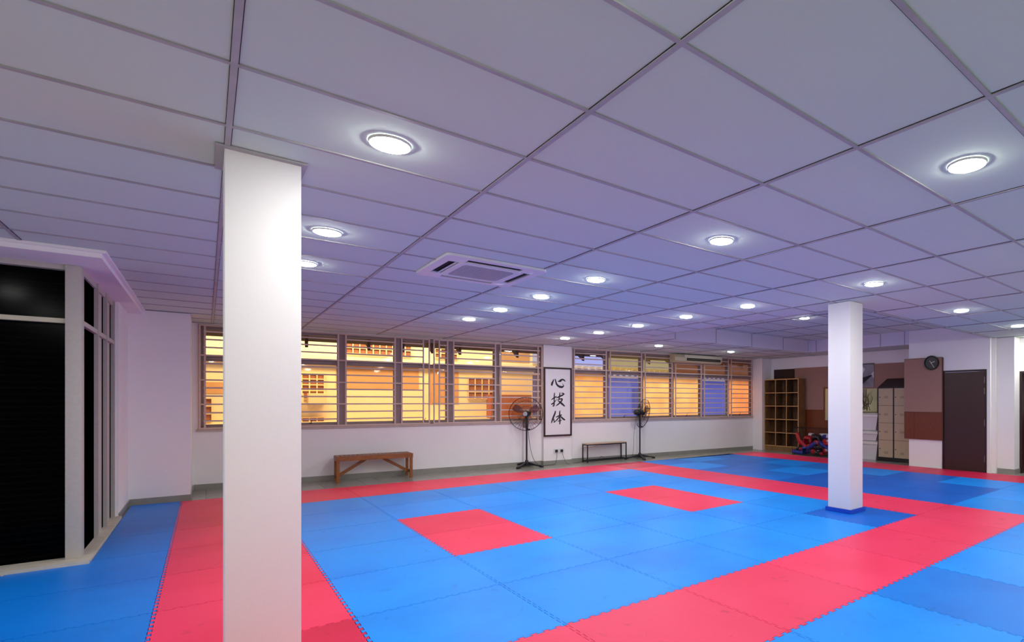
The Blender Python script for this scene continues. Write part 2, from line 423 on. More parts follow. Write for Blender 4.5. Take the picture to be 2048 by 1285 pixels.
# ------------------------------------------------------------------ columns
def column(x0, x1, y0, y1, label):
    m = MB(); m.box(x0, x1, y0, y1, 0.0, CEIL + .004, bevel=.006)
    return struct(tag(m.build('column', M_col, smooth=True), label, 'column'))
column(.07, .39, 3.49, 3.80, 'large white plaster column in the left foreground')
column(6.19, 6.50, 3.62, 3.94, 'white plaster column with blue base on the mats')
m = MB()
for b in ((6.165, 6.525, 3.595, 3.617), (6.165, 6.525, 3.943, 3.965), (6.165, 6.187, 3.617, 3.943), (6.503, 6.525, 3.617, 3.943)):
    m.box(b[0], b[1], b[2], b[3], 0.001, 0.052, bevel=.003)
tag(m.build('column_base', mat('blue_painted_wood', (14, 70, 190), .4)), 'blue painted wooden collar around the right column foot', 'column base')

# ------------------------------------------------------------------ mats
PX = 1.0055; GX0 = -0.275; GY0 = 10.06
def xl(i): return GX0 + PX * i
def yl(k): return GY0 - PX * k
def proj(X, Y, z=0):
    xr = X * math.cos(YAW) - Y * math.sin(YAW); dd = X * math.sin(YAW) + Y * math.cos(YAW)
    if dd < .2: return None
    return CX + FPX * xr / dd, Y0 - FPX * (z - CAMH) / dd
NT = 12; TW = 0.020
def tooth_line(n=NT):
    # (t along 0..1, sideways) dovetail teeth
    pts = [(0, 0)]; e = 0.010
    for k in range(n):
        a = (k + .25) / n; b = (k + .75) / n
        pts += [(a + e, 0), (a - e * .6, 1), (b + e * .6, 1), (b - e, 0)]
    pts.append((1, 0)); return pts
TL = tooth_line()
def top_edge(x, y):   # the rows by the walls were cut to fit
    if y > 9.95: return y + (10.36 - .045 * x - 10.06)
    return y
def make_mat(i, k, m_, label, group, clip=None, teeth=(1, 1, 1, 1)):
    x0, x1, y1, y0 = xl(i), xl(i + 1), yl(k), yl(k + 1)
    pts = []
    def side(ax, ay, bx, by, sgn, on):
        ln = TL if on else [(0, 0), (1, 0)]
        for t, s in ln[:-1]:
            # sideways offset always +x or +y so that neighbours share the same line
            px = ax + (bx - ax) * t; py = ay + (by - ay) * t
            if abs(bx - ax) > abs(by - ay): py += s * TW
            else: px += s * TW
            pts.append((px, py))
    tb, tr, tt, tl = teeth
    def line(ax, ay, bx, by, on):
        if (bx - ax) + (by - ay) > 0: side(ax, ay, bx, by, 1, on)
        else:
            ln = TL if on else [(0, 0), (1, 0)]
            for t, s in ln[::-1][:-1]:
                px = bx + (ax - bx) * t; py = by + (ay - by) * t
                if abs(bx - ax) > abs(by - ay): py += s * TW
                else: px += s * TW
                pts.append((px, py))
    line(x0, y0, x1, y0, tb); line(x1, y0, x1, y1, tr); line(x1, y1, x0, y1, tt); line(x0, y1, x0, y0, tl)
    if clip:
        nx = []
        for (a, b) in pts: nx.append((max(a, clip), b))
        out = []
        for q in nx:
            if not out or abs(q[0] - out[-1][0]) + abs(q[1] - out[-1][1]) > 1e-5: out.append(q)
        pts = out
    pts = [(a, top_edge(a, b)) for a, b in pts]
    cx_ = sum(p[0] for p in pts) / len(pts); cy_ = sum(p[1] for p in pts) / len(pts)
    if clip: cx_ = (clip + x1) / 2
    s = 0.996
    loc = [((a - cx_) * s, (b - cy_) * s) for a, b in pts]
    mb = MB(); mb.prism(loc, FLOOR, -0.0005)
    o = mb.build('foam_mat', m_, loc=(cx_, cy_, 0))
    return tag(o, label, 'mat', group)
nmat = 0
for k in range(0, 10):
    for i in range(-3, 12):
        X0, X1, Y1, Y0m = xl(i), xl(i + 1), yl(k), yl(k + 1)
        clip = None
        if i < -1 and k <= 2: continue
        if i == -1 and k <= 2: clip = -0.775
        if i < -1 and k == 3: continue
        vis = False
        for a in (0, .2, .4, .6, .8, 1):
            for b in (0, .2, .4, .6, .8, 1):
                q = proj(X0 + (X1 - X0) * a, Y0m + (Y1 - Y0m) * b)
                if q and -90 < q[0] < 2130 and q[1] < 1400: vis = True
        if not vis: continue
        r = ORD[k]; c = ORD[i + 3 - 2] if i >= -1 else 'outer'
        if i <= -1: col, reg, g = 'blue', 'left blue strip', 'blue foam mats of the left strip'
        elif i == 0 and k <= 6: col, reg, g = 'red', 'left red strip', 'red foam mats of the left strip'
        elif i == 11: col, reg, g = 'red', 'far red strip', 'red foam mats of the far strip'
        elif k == 0 and i <= 7: col, reg, g = 'red', 'red strip along the windows', 'red foam mats along the windows'
        elif i == 7 and k <= 7: col, reg, g = 'red', 'red band crossing the room', 'red foam mats of the crossing band'
        elif k == 7 and i <= 7: col, reg, g = 'red', 'red band in the foreground', 'red foam mats of the foreground band'
        elif i > 7: col, reg, g = 'blue', 'far blue field', 'blue foam mats of the far field'
        elif k >= 8: col, reg, g = 'blue', 'nearest blue area', 'blue foam mats nearest the viewer'
        elif i == 2 and k in (3, 4): col, reg, g = 'red', 'nearer red square', 'red foam mats of the two squares'
        elif i == 5 and k in (3, 4): col, reg, g = 'red', 'farther red square', 'red foam mats of the two squares'
        else: col, reg, g = 'blue', 'central blue field', 'blue foam mats of the central field'
        mm = M_red if col == 'red' else M_blue
        word = ''
        if col == 'blue':
            if i <= -1: mm = M_bluedeep
            if (i in (8, 9) and 4 <= k <= 6) and not (i == 10): mm = M_bluedark; word = 'darker '
            elif i == 10 and k == 5: mm = M_bluedark; word = 'darker '
            elif (i, k) == (6, 6): mm = M_bluedark; word = 'darker '
            elif i >= 8 and k <= 3: mm = M_bluedeep if (i + k) % 3 else M_blue
            elif k >= 8 and (i * 7 + k * 3) % 4 == 0: mm = M_bluedeep
        else:
            if i == 11 and k >= 5: mm = M_reddeep; word = 'deeper '
            if i == 0 and k == 6: mm = M_reddeep
            if i == 7 and k == 0: mm = M_reddeep
        if i < -1: label = f'{word}{col} foam mat in the left blue strip, {r} row from windows, outermost column'
        else: label = f'{word}{col} foam mat, {reg}, {r} row from windows, {c} column from left'
        make_mat(i, k, mm, label, g, clip, teeth=(1, 0 if i == 11 else 1, 0 if k == 0 else 1, 0 if (clip or i == -3) else 1))
        nmat += 1

# ------------------------------------------------------------------ downlights
def downlight():
    t = thing('downlight', 'x', 'ceiling light', group='round ceiling downlights')
    m = MB(); m.lathe([(.089, -.001), (.090, -.006), (.094, -.005), (.097, 0.006), (.089, .006)], 32, cap=False)
    m.build('trim_ring', M_white, t, smooth=True)
    m = MB(); m.lathe([(.0005, -.019), (.030, -.0185), (.055, -.0165), (.075, -.0125), (.086, -.008), (.089, -.005)], 24, cap=False)
    m.build('diffuser', M_lamp, t, smooth=True)
    return t
cols = [(0.69, 'leftmost column'), (3.09, 'second column'), (5.49, 'third column'), (7.95, 'fourth column'), (10.35, 'last column')]
rows = {2.92: 'front visible row', 4.73: 'second row', 5.94: 'third row', 7.16: 'fourth row', 8.36: 'fifth row', 9.55: 'back row'}
spots = [(0.69, 2.91), (0.69, 4.73), (0.69, 5.94), (3.10, 1.12), (3.09, 2.93), (3.09, 4.74), (3.09, 5.95), (3.10, 7.17), (3.09, 8.32),
         (5.48, 2.92), (5.49, 4.72), (5.48, 5.93), (5.51, 7.16), (5.52, 8.37), (5.50, 9.57), (8.04, 2.98), (10.40, 2.96), (7.87, 9.44), (10.23, 9.36)]
labs = ['largest round downlight left of centre, nearest the left column', 'round downlight just right of the left column top', 'round downlight half hidden behind the left column',
        'large round downlight at the upper right, nearest the viewer', 'round downlight in the right centre, largest of the middle cluster', 'round downlight just right of the ceiling cassette',
        'round downlight below the ceiling cassette corner, second of its row', 'round downlight in the third place of the row behind the cassette', 'last round downlight of the row behind the ceiling cassette',
        'round downlight right above the white column with blue base', 'round downlight first of the long right row, left of column', 'round downlight second of the long right row', 'round downlight third of the long right row',
        'round downlight fourth of the long right row', 'last round downlight of the long right row, above the calligraphy', 'round downlight above the dark brown door',
        'round downlight at the right edge, above the far pier', 'small round downlight on the lowered ceiling left of the wall unit', 'small round downlight on the lowered ceiling above the wall unit']
proto = downlight(); first = True
def place_light(x, y, z, lab):
    global first
    o = proto if first else copy_tree(proto); first = False
    o.location = (x, y, z); o['label'] = lab; return o
for (x, y), lab in zip(spots, labs): place_light(x, y, CEIL, lab)
place_light(8.55, 5.95, RAISE, 'round downlight in the raised ceiling recess, left of the right column')
n = 0
for y in (1.12, -0.7, -2.5):  # unseen rows continuing the lamp grid, added for the light they give
    for x in (0.69, 3.10, 5.49, 7.95, 10.35):
        if y == 1.12 and x == 3.10: continue
        place_light(x, y, CEIL, 'round downlight over the near end of the hall, added outside the view'); n += 1
place_light(12.25, 2.95, CEIL, 'unseen round downlight added past the frame edge to brighten the right pier')  # added to light the pier's return face; the lamp stays out of view
for y in (1.12, 3.0, 4.73): place_light(-1.7, y, CEIL, 'round downlight over the left bay, outside the view')

# ------------------------------------------------------------------ ceiling cassette
t = thing('ceiling_cassette', 'square white air conditioning cassette flush in the ceiling', 'air conditioner', (2.035, 5.17, CEIL))
m = MB()
def ringpoly(m, ro, ri, z0, z1, c=.05, ci=.05):
    def rr(h, c):
        P = []
        for sx, sy, a0 in ((1, -1, -90), (1, 1, 0), (-1, 1, 90), (-1, -1, 180)):
            for q in range(5):
                a = math.radians(a0 + q * 22.5); P.append((sx * (h - c) + c * math.cos(a), sy * (h - c) + c * math.sin(a)))
        return P
    A = rr(ro, c); B = rr(ri, ci); n = len(A)
    vs = [[m.bm.verts.new((p[0], p[1], z)) for p in Q] for Q, z in ((A, z0), (B, z0), (B, z1), (A, z1))]
    for R, S in ((0, 1), (1, 2), (2, 3), (3, 0)):
        for i in range(n): m.bm.faces.new((vs[R][i], vs[R][(i + 1) % n], vs[S][(i + 1) % n], vs[S][i]))
ringpoly(m, .475, .395, -.018, .006, .05, .09); m.build('casing', M_white, t, smooth=True)
m = MB(); ringpoly(m, .305, .245, -.024, .002, .07, .05)
m.build('inner_frame', M_white, t, smooth=True)
m = MB(); m.box(-.40, .40, -.40, .40, -.004, .002); m.build('air_slot', M_slot, t)
m = MB()
for s_ in (-1, 1):
    for a, b in ((0, 1), (1, 0)):
        M = Matrix.Rotation(PI / 2 * a, 4, 'Z')
        m.box(-.25, .25, s_ * .322 - .006, s_ * .322 + .012, -.018, -.014, M @ Matrix.Translation((0, 0, 0)))
m.build('louvre', M_white, t)
m = MB()
for sx in (-1, 1):
    for sy in (-1, 1):
        m = MB(); m.box(sx * .335 - .075, sx * .335 + .075, sy * .335 - .075, sy * .335 + .075, -.0175, .0, bevel=.006)
        m.build('corner_cap', M_white, t, smooth=True)
m = MB()
for q in range(-11, 12):
    m.box(q * .021 - .0038, q * .021 + .0038, -.245, .245, -.022, -.014); m.box(-.245, .245, q * .021 - .0032, q * .021 + .0032, -.0215, -.014)
m.build('intake_grille', M_acgrey, t)

# ------------------------------------------------------------------ split air conditioner on the window wall
t = thing('wall_air_conditioner', 'aged beige wall air conditioner hung above the right window', 'air conditioner', Wp(9.42, .02, 2.475), AL)
prof = [(0, 0), (-.17, 0), (-.235, .045), (-.24, .14), (-.20, .21), (-.02, .225), (0, .225)]
m = MB(); m.prism(prof, 0, 1.66, 'x'); m.build('casing', M_beigeac, t)
m = MB(); m.box(.40, 1.60, -.246, -.234, .055, .125); m.build('air_slot', M_slot, t)
m = MB(); m.prism([(-.245, .13), (-.205, .215), (-.03, .232), (-.03, .225), (-.20, .208), (-.238, .13)], .34, 1.67, 'x'); m.build('front_cover', mat('pale_ac_cover', (222, 218, 196), .35), t)
m = MB(); m.box(.42, 1.58, -.252, -.236, .086, .090); m.build('louvre', M_beigeac, t)
m = MB(); m.box(.1, .13, 0, .02, .22, .235); m.box(1.5, 1.53, -.02, .0, .0, .02); m.build('bracket', M_black, t)

# ------------------------------------------------------------------ windows in the long wall
M_clear = glass('clear_glass', (.90, .91, .97))
M_amberclear = glass('amber_tinted_glass', (1.0, .84, .62), gl=.04)
M_yellowclear = glass('yellow_tinted_glass', (1.0, .93, .76), gl=.04)
M_amber = glass('rolled_amber_glass', (.9, .5, .2), translucent=.82, tcol=(1.0, .72, .42), gl=.03)
M_amberdeep = glass('rolled_orange_glass', (.9, .45, .2), translucent=.85, tcol=(1.0, .60, .33), gl=.03)
M_yellowwarm = glass('straw_tinted_glass', (1.0, .90, .50), translucent=.25, tcol=(1, .85, .5), gl=.04)
M_brownglass = glass('brown_tinted_glass', (.75, .52, .32), translucent=.45, tcol=(.75, .42, .2), gl=.05)
ZS, ZT, ZB = 0.975, 2.70, 2.165
def window(name, muls, left, right, panes, label):
    W = bpy.data.objects.new(name, None); COL.objects.link(W); onwall(W); struct(W, label, 'window')
    m = MB()
    m.box(left, right, .05, .13, ZS, ZS + .05); m.box(left, right, .05, .13, ZT - .05, ZT)
    m.box(left, left + .05, .05, .13, ZS, ZT); m.box(right - .05, right, .05, .13, ZS, ZT)
    m.box(left, right, .06, .12, ZB - .040, ZB - .005)
    m.build('window_frame', M_frame, W)
    m = MB()
    for s in muls[1:-1]: m.box(s - .045, s + .045, .04, .14, ZS, ZT)
    m.build('mullion', M_frame, W)
    m = MB(); m.box(left - .03, right + .03, -.035, .20, ZS - .035, ZS); m.build('window_sill', M_sill, W)
    for b in range(len(muls) - 1):
        a, c = muls[b] + .045, muls[b + 1] - .045
        for part, z0, z1 in (('upper', ZB - .005, ZT - .05), ('lower', ZS + .05, ZB - .040)):
            mt = panes[b][0 if part == 'upper' else 1]
            m = MB()
            m.box(a, c, .075, .105, z0, z0 + .024); m.box(a, c, .075, .105, z1 - .024, z1)
            m.box(a, a + .03, .075, .105, z0 + .024, z1 - .024); m.box(c - .03, c, .075, .105, z0 + .024, z1 - .024)
            sh = m.build('sash', M_frame, W)
            m = MB(); m.box(a + .03, c - .03, .088, .092, z0 + .024, z1 - .024); m.build('pane', mt, sh)
            if part == 'lower' and b % 2:
                m = MB(); q = (a + c) / 2; m.box(q - .02, q + .02, .05, .075, z0 + .005, z0 + .02); m.bar((q, .055, z0 + .015), (q + .03, .04, z0 + .08), .008, .008)
                m.build('stay', M_black, sh)
    return W
m1 = [-0.09, .95, 1.91, 2.85, 3.82, 4.80, 5.82]
m2 = [6.58, 7.53, 8.565, 9.55, 10.56, 11.585, 12.54]
W1 = window('window_1', m1, m1[0], m1[-1], [(M_yellowclear, M_amberclear)] * 6, 'long barred window with amber glass behind the bench')
W2 = window('window_2', m2, m2[0], m2[-1], [(M_clear, M_amber), (M_yellowwarm, M_clear), (M_yellowwarm, M_amber), (M_brownglass, M_amber), (M_brownglass, M_clear), (M_brownglass, M_amberdeep)],
            'barred window with amber and violet panes right of calligraphy')
def grille(W, muls, left, right, small, mains, verts):
    m = MB(); y0, y1 = -.045, -.025
    for a, b in mains:
        for z in (ZS + .015, 1.385, 1.785, 2.19, ZT - .02): m.box(a, b, y0, y1, z - .0125, z + .0125)
    for a, b in small:
        for z in (1.11, 1.245, 1.52, 1.655, 1.92, 2.055, 2.32, 2.45, 2.58): m.box(a, b, y0 + .004, y1 - .002, z - .013, z + .013)
    for s in verts: m.box(s - .0125, s + .0125, y0 - .003, y1 + .002, ZS, ZT)
    for s in verts[::2]:
        for z in (1.385, 1.785, 2.19): m.box(s - .01, s + .01, y1, .045, z - .01, z + .01)
    m.build('security_grille', M_grille, W)
v1 = []; s1 = []
for a, b in zip(m1, m1[1:]): s1.append((a + .06, b - .06))
s1 = [q for q in s1 if not (2.8 < q[0] < 3.0)] + [(2.91, 3.30), (3.60, 3.76)]
for s in m1[1:-1]: v1 += [s - .06, s + .06]
v1 = [-.075, -.01] + v1 + [3.30, 3.41, 3.50, 3.60, 5.71, 5.80]
grille(W1, m1, -.09, 5.82, s1, [(-.09, 3.42), (3.49, 5.82)], v1)
v2 = [6.61]; s2 = [(a + .06, b - .06) for a, b in zip(m2, m2[1:])]
for s in m2[1:-1]: v2 += [s - .058, s + .058]
v2 += [12.48]
grille(W2, m2, 6.58, 12.54, s2, [(6.58, 12.52)], v2)

# outside: eave with brackets, neighbouring buildings
t = thing('outside_eave', 'dark timber eave with brackets seen above the windows outside', 'eave', WO, AL)
m = MB(); m.prism([(.22, 2.74), (.95, 2.60), (.95, 2.66), (.22, 2.80)], -.6, 13.4, 'x'); m.build('eave_board', mat('dark_timber', (70, 50, 44), .8), t)
for s in (.4, 1.35, 2.35, 2.95, 3.5, 4.05, 5.3, 6.95, 7.6, 8.9, 9.6, 10.5, 11.5, 12.3):
    m = MB(); m.prism([(.21, 2.74), (.60, 2.66), (.55, 2.60), (.21, 2.42)], s, s + .05, 'x'); m.build('bracket', MATS['dark_timber'], t)
M_cream = mat('cream_render', (232, 216, 180), .85, noise=.12, nscale=1.2)  # plain cream base colour, varied by soft noise
M_brownw = mat('brown_shutter', (150, 92, 60), .8, noise=.2, nscale=3)
M_grid = mat('cream_lattice', (230, 205, 160), .7)
t = thing('neighbouring_building', 'cream building with lattice windows across the alley, seen through left window', 'building', (0, 15.2, 0))
m = MB(); m.box(-3, 7.6, 0, .3, -3, 6.5); m.build('facade', M_cream, t)
m = MB(); m.box(-3, 7.6, -.25, 0, .70, .95); m.box(-3, 7.6, -.2, 0, 2.42, 2.52); m.build('ledge', M_cream, t)
def lattice(x0, x1, z0, z1, nx, nz):
    m = MB(); m.box(x0, x1, -.03, .0, z0, z1); f = m.build('shutter', M_brownw, t)
    m = MB()
    for q in range(nx + 1): x = x0 + (x1 - x0) * q / nx; m.box(x - .012, x + .012, -.07, -.045, z0, z1)
    for q in range(nz + 1): z = z0 + (z1 - z0) * q / nz; m.box(x0 - .012, x1 + .012, -.066, -.048, z - .012, z + .012)
    m.build('lattice', M_grid, f)
lattice(-.9, -.1, 1.9, 2.5, 6, 3); lattice(.95, 2.15, 1.55, 2.10, 8, 4); lattice(2.6, 4.1, 2.62, 3.05, 10, 3)
lattice(.95, 2.15, .35, 1.05, 8, 4); lattice(2.6, 3.9, .35, .95, 9, 3); lattice(5.6, 6.4, 1.5, 2.1, 4, 3); lattice(-.9, .1, 1.0, 1.5, 6, 3); lattice(4.7, 5.3, 2.62, 3.0, 4, 3)
for (x0, x1, z0, z1) in ((2.4, 4.3, 1.75, 2.35), (4.55, 5.35, 1.35, 2.3), (-.95, .8, 1.6, 1.85), (6.6, 7.5, 2.6, 3.3)):
    m = MB(); m.box(x0, x1, -.012, .0, z0, z1); m.build('render_patch', mat('ochre_render', (196, 150, 104), .85, noise=.25, nscale=2.5), t)
m = MB(); m.box(6.15, 7.4, -.35, 0, .2, 1.62); m.build('brick_porch', mat('warm_brick', (170, 96, 60), .8, noise=.5, nscale=6), t)
for x in (1.35, 1.8):
    m = MB(); m.box(x, x + .36, -.3, -.02, 1.38, 1.62, bevel=.01); m.build('outdoor_unit', M_grid, t)
t = thing('far_house', 'pale house with ridged roof across the alley, seen through right window', 'building', (0, 16.2, 0))
m = MB(); m.box(7.9, 24, 0, .3, -3, 2.55); m.build('facade', mat('pale_blue_render', (146, 150, 216), .85, noise=.15, nscale=1), t)
m = MB()
for q in range(60): m.box(7.9 + q * .27, 7.9 + q * .27 + .09, -.32, -.26, 2.3, 2.62)
m.box(7.9, 24, -.3, .1, 2.56, 2.66); m.box(7.9, 24, -.3, -.27, 2.28, 2.34)
m.build('balustrade', M_grid, t)
m = MB()
for x in (9.9, 12.2, 15.2, 18.0): m.box(x, x + .8, -.03, 0, 1.0, 1.9)
m.build('shutter', mat('blue_grey_shutter', (120, 122, 170), .7), t)
m = MB(); m.box(-6, 26, 12.3, 30, -3.1, -3.0)
struct(m.build('ground', mat('alley_paving', (120, 115, 110), .9)), 'alley paving below the windows', 'ground')

# ------------------------------------------------------------------ black glazing at the left
W = bpy.data.objects.new('window_3', None); COL.objects.link(W); struct(W, 'tall black glazed corner bay with cream posts at left', 'window')
def darkglass():
    m = mat('night_glass', (3, 3, 4), .15, spec=.03)
    nt = m.node_tree; b = nt.nodes['Principled BSDF']
    tc = nt.nodes.new('ShaderNodeTexCoord'); sp = nt.nodes.new('ShaderNodeSeparateXYZ'); nt.links.new(tc.outputs['Object'], sp.inputs[0])
    mu = nt.nodes.new('ShaderNodeMath'); mu.operation = 'MULTIPLY'; mu.inputs[1].default_value = 2 * PI / .055; nt.links.new(sp.outputs['Z'], mu.inputs[0])
    si = nt.nodes.new('ShaderNodeMath'); si.operation = 'SINE'; nt.links.new(mu.outputs[0], si.inputs[0])
    mr = nt.nodes.new('ShaderNodeMapRange'); mr.inputs[1].default_value = .5; mr.inputs[2].default_value = .9; nt.links.new(si.outputs[0], mr.inputs[0])
    mx = nt.nodes.new('ShaderNodeMix'); mx.data_type = 'RGBA'; mx.inputs[6].default_value = (.0003, .0003, .0004, 1); mx.inputs[7].default_value = (.0016, .0016, .002, 1)
    nt.links.new(mr.outputs[0], mx.inputs[0]); nt.links.new(mx.outputs[2], b.inputs['Base Color']); return m
M_night = darkglass()
zt, z0, z1 = 2.655, .028, 2.655
m = MB(); m.box(-.945, -.845, 7.10, 7.24, z0, z1, bevel=.004); m.build('corner_post', M_post, W, smooth=True)
m = MB(); m.box(-3.2, -.945, 7.13, 7.19, 2.135, 2.175); m.build('transom', M_transom, W)
m = MB(); m.box(-.885, -.845, 7.24, 9.33, 2.13, 2.175); m.build('transom', M_post, W)
for y in (8.05, 8.69):
    m = MB(); m.box(-.885, -.840, y, y + .04, z0, z1); m.box(-.885, -.868, y + .04, y + .50, z0, z1); m.build('mullion', M_post, W)
m = MB(); m.box(-.90, -.838, 9.33, 9.37, z0, z1); m.build('jamb', M_post, W)
m = MB(); m.box(-.90, -.855, 7.24, 9.33, 2.60, 2.655); m.box(-3.2, -.945, 7.12, 7.22, 2.61, 2.655); m.build('head_rail', M_post, W)
m = MB(); m.box(-3.2, -.945, 7.20, 7.21, z0, z1); m.build('pane', M_night, W)
for a, b in ((7.24, 8.05), (8.09, 8.69), (8.73, 9.33)):
    m = MB(); m.box(-.88, -.872, a, b, z0, z1); m.build('pane', mat('side_night_glass', (2, 2, 2), .6, spec=0.0), W)

# ------------------------------------------------------------------ slatted bench
t = thing('slatted_bench', 'brown wooden slatted bench standing against the wall under left window', 'bench', (1.74, 10.97, FLOOR), -.055)
BW, BD, BH = 1.24, .38, .47
for x in (0, BW - .05):
    for y in (0, BD - .045):
        m = MB(); m.box(x, x + .05, y, y + .045, 0, BH - .025, bevel=.003); m.build('leg', M_wood, t)
    m = MB(); m.box(x + .01, x + .04, .045, BD - .045, .09, .14, bevel=.002); m.build('side_rail', M_wood, t)
m = MB()
m.box(-.005, BW + .005, -.004, .018, BH - .085, BH - .005, bevel=.002); m.box(-.005, BW + .005, BD - .018, BD + .004, BH - .085, BH - .005, bevel=.002)
m.box(-.005, .02, 0, BD, BH - .085, BH - .02, bevel=.002); m.box(BW - .02, BW + .005, 0, BD, BH - .085, BH - .02, bevel=.002)
m.build('apron', M_wood, t)
for q in range(18):
    x = .004 + q * (BW - .008) / 18
    m = MB(); m.box(x, x + .056, .004, BD - .004, BH - .022, BH, bevel=.003); m.build('slat', M_wood, t)
m = MB(); m.bar((.05, BD / 2, .115), (.53, BD / 2, BH - .05), .054, .03, (0, 1, 0)); m.build('brace', M_wood, t)
m = MB(); m.bar((BW - .05, BD / 2, .115), (BW - .53, BD / 2, BH - .05), .054, .03, (0, 1, 0)); m.build('brace', M_wood, t)

# ------------------------------------------------------------------ black framed bench
t = thing('metal_frame_bench', 'low black metal frame bench with pale wooden top beside a fan', 'bench', (6.76, 10.73, FLOOR), -.03)
BW, BD, BH = 1.12, .24, .45
for x in (0, BW - .022):
    for y in (0, BD - .022):
        m = MB(); m.box(x, x + .022, y, y + .022, 0, BH - .018); m.build('leg', M_black, t)
m = MB()
for z in (.03, BH - .042):
    m.box(.022, BW - .022, 0, .022, z, z + .024); m.box(.022, BW - .022, BD - .022, BD, z, z + .024)
    m.box(0, .022, .022, BD - .022, z, z + .024); m.box(BW - .022, BW, .022, BD - .022, z, z + .024)
m.build('rail', M_black, t)
m = MB(); m.box(-.002, BW + .002, -.002, BD + .002, BH - .018, BH, bevel=.002); m.build('seat', M_pale, t)

# ------------------------------------------------------------------ calligraphy
t = thing('framed_calligraphy', 'tall framed calligraphy with three black brush characters on the pier', 'picture', Wp(5.80, .13, .63), AL)
FW, FH = .69, 1.58
m = MB(); m.box(0, .035, -.03, 0, 0, FH); m.box(FW - .035, FW, -.03, 0, 0, FH); m.box(.035, FW - .035, -.03, 0, 0, .035); m.box(.035, FW - .035, -.03, 0, FH - .035, FH)
m.build('picture_frame', M_dark, t)
m = MB(); m.box(.03, FW - .03, -.012, -.002, .03, FH - .03); m.build('paper', M_paper, t)
strokes = {'heart': [
 [(212, 288, 8), (200, 320, 18), (186, 355, 26), (182, 388, 18)],
 [(230, 283, 12), (240, 325, 17), (256, 368, 22), (290, 398, 26), (328, 405, 26), (352, 390, 16), (350, 372, 8), (332, 350, 4)],
 [(270, 322, 8), (292, 318, 20), (310, 312, 26), (322, 300, 18), (340, 291, 20), (362, 300, 18), (382, 322, 6)],
 [(296, 300, 6), (322, 290, 14), (345, 284, 10)]],
 'skill': [
 [(174, 602, 6), (205, 578, 16), (240, 556, 14), (252, 545, 6)],
 [(222, 492, 10), (218, 545, 16), (217, 610, 16), (215, 665, 18), (208, 694, 16), (190, 688, 6)],
 [(172, 668, 14), (200, 655, 18), (228, 625, 12), (256, 590, 5)],
 [(246, 572, 10), (290, 552, 17), (335, 530, 19), (358, 512, 16), (368, 520, 6)],
 [(300, 486, 8), (297, 530, 17), (288, 575, 16), (282, 600, 10)],
 [(318, 500, 6), (345, 500, 14), (362, 512, 12)],
 [(262, 604, 8), (300, 590, 15), (332, 586, 17), (326, 612, 19), (300, 645, 18), (262, 678, 14), (240, 692, 6)],
 [(272, 612, 10), (300, 635, 20), (335, 665, 24), (372, 700, 14)]],
 'body': [
 [(236, 768, 14), (226, 810, 20), (208, 855, 22), (192, 900, 20), (180, 940, 14), (172, 952, 6)],
 [(206, 880, 8), (212, 905, 14), (218, 935, 12), (208, 945, 5)],
 [(238, 866, 8), (275, 848, 16), (312, 836, 17), (330, 826, 8)],
 [(300, 764, 10), (296, 810, 18), (298, 870, 18), (300, 930, 18), (296, 974, 12)],
 [(294, 850, 10), (272, 885, 15), (245, 915, 13), (218, 945, 5)],
 [(300, 842, 10), (322, 866, 18), (350, 892, 22), (378, 912, 12)],
 [(268, 926, 8), (300, 918, 13), (328, 908, 8)]]}
def pmap(u, v):   # crop pixels -> frame metres
    return ((u - 66) / (474 - 66) * FW, FH - (v - 110) / (1152 - 110) * FH)
def ribbon(m, pts, y, k):
    # smooth with Catmull-Rom then offset by half widths
    P = []
    for i in range(len(pts) - 1):
        p0 = pts[max(i - 1, 0)]; p1 = pts[i]; p2 = pts[i + 1]; p3 = pts[min(i + 2, len(pts) - 1)]
        for q in range(5):
            t_ = q / 5
            P.append(tuple(.5 * ((2 * p1[c]) + (-p0[c] + p2[c]) * t_ + (2 * p0[c] - 5 * p1[c] + 4 * p2[c] - p3[c]) * t_ ** 2 + (-p0[c] + 3 * p1[c] - 3 * p2[c] + p3[c]) * t_ ** 3) for c in range(3)))
    P.append(pts[-1]); sc = FW / 408
    rows_ = []
    for i, (u, v, w_) in enumerate(P):
        a = P[max(i - 1, 0)]; b = P[min(i + 1, len(P) - 1)]
        dx, dz = b[0] - a[0], -(b[1] - a[1]); ln = math.hypot(dx, dz) or 1
        x, z = pmap(u, v); h = max(w_, 2) * .55 * sc
        rows_.append((m.bm.verts.new((x - dz / ln * h, y, z + dx / ln * h)), m.bm.verts.new((x + dz / ln * h, y, z - dx / ln * h))))
    for A, B in zip(rows_, rows_[1:]): m.bm.faces.new((A[0], A[1], B[1], B[0]))
for name, st in strokes.items():
    m = MB()
    for k, s_ in enumerate(st): ribbon(m, s_, -.0125 - .0002 * k, k)
    m.build('brush_character', M_ink, t)

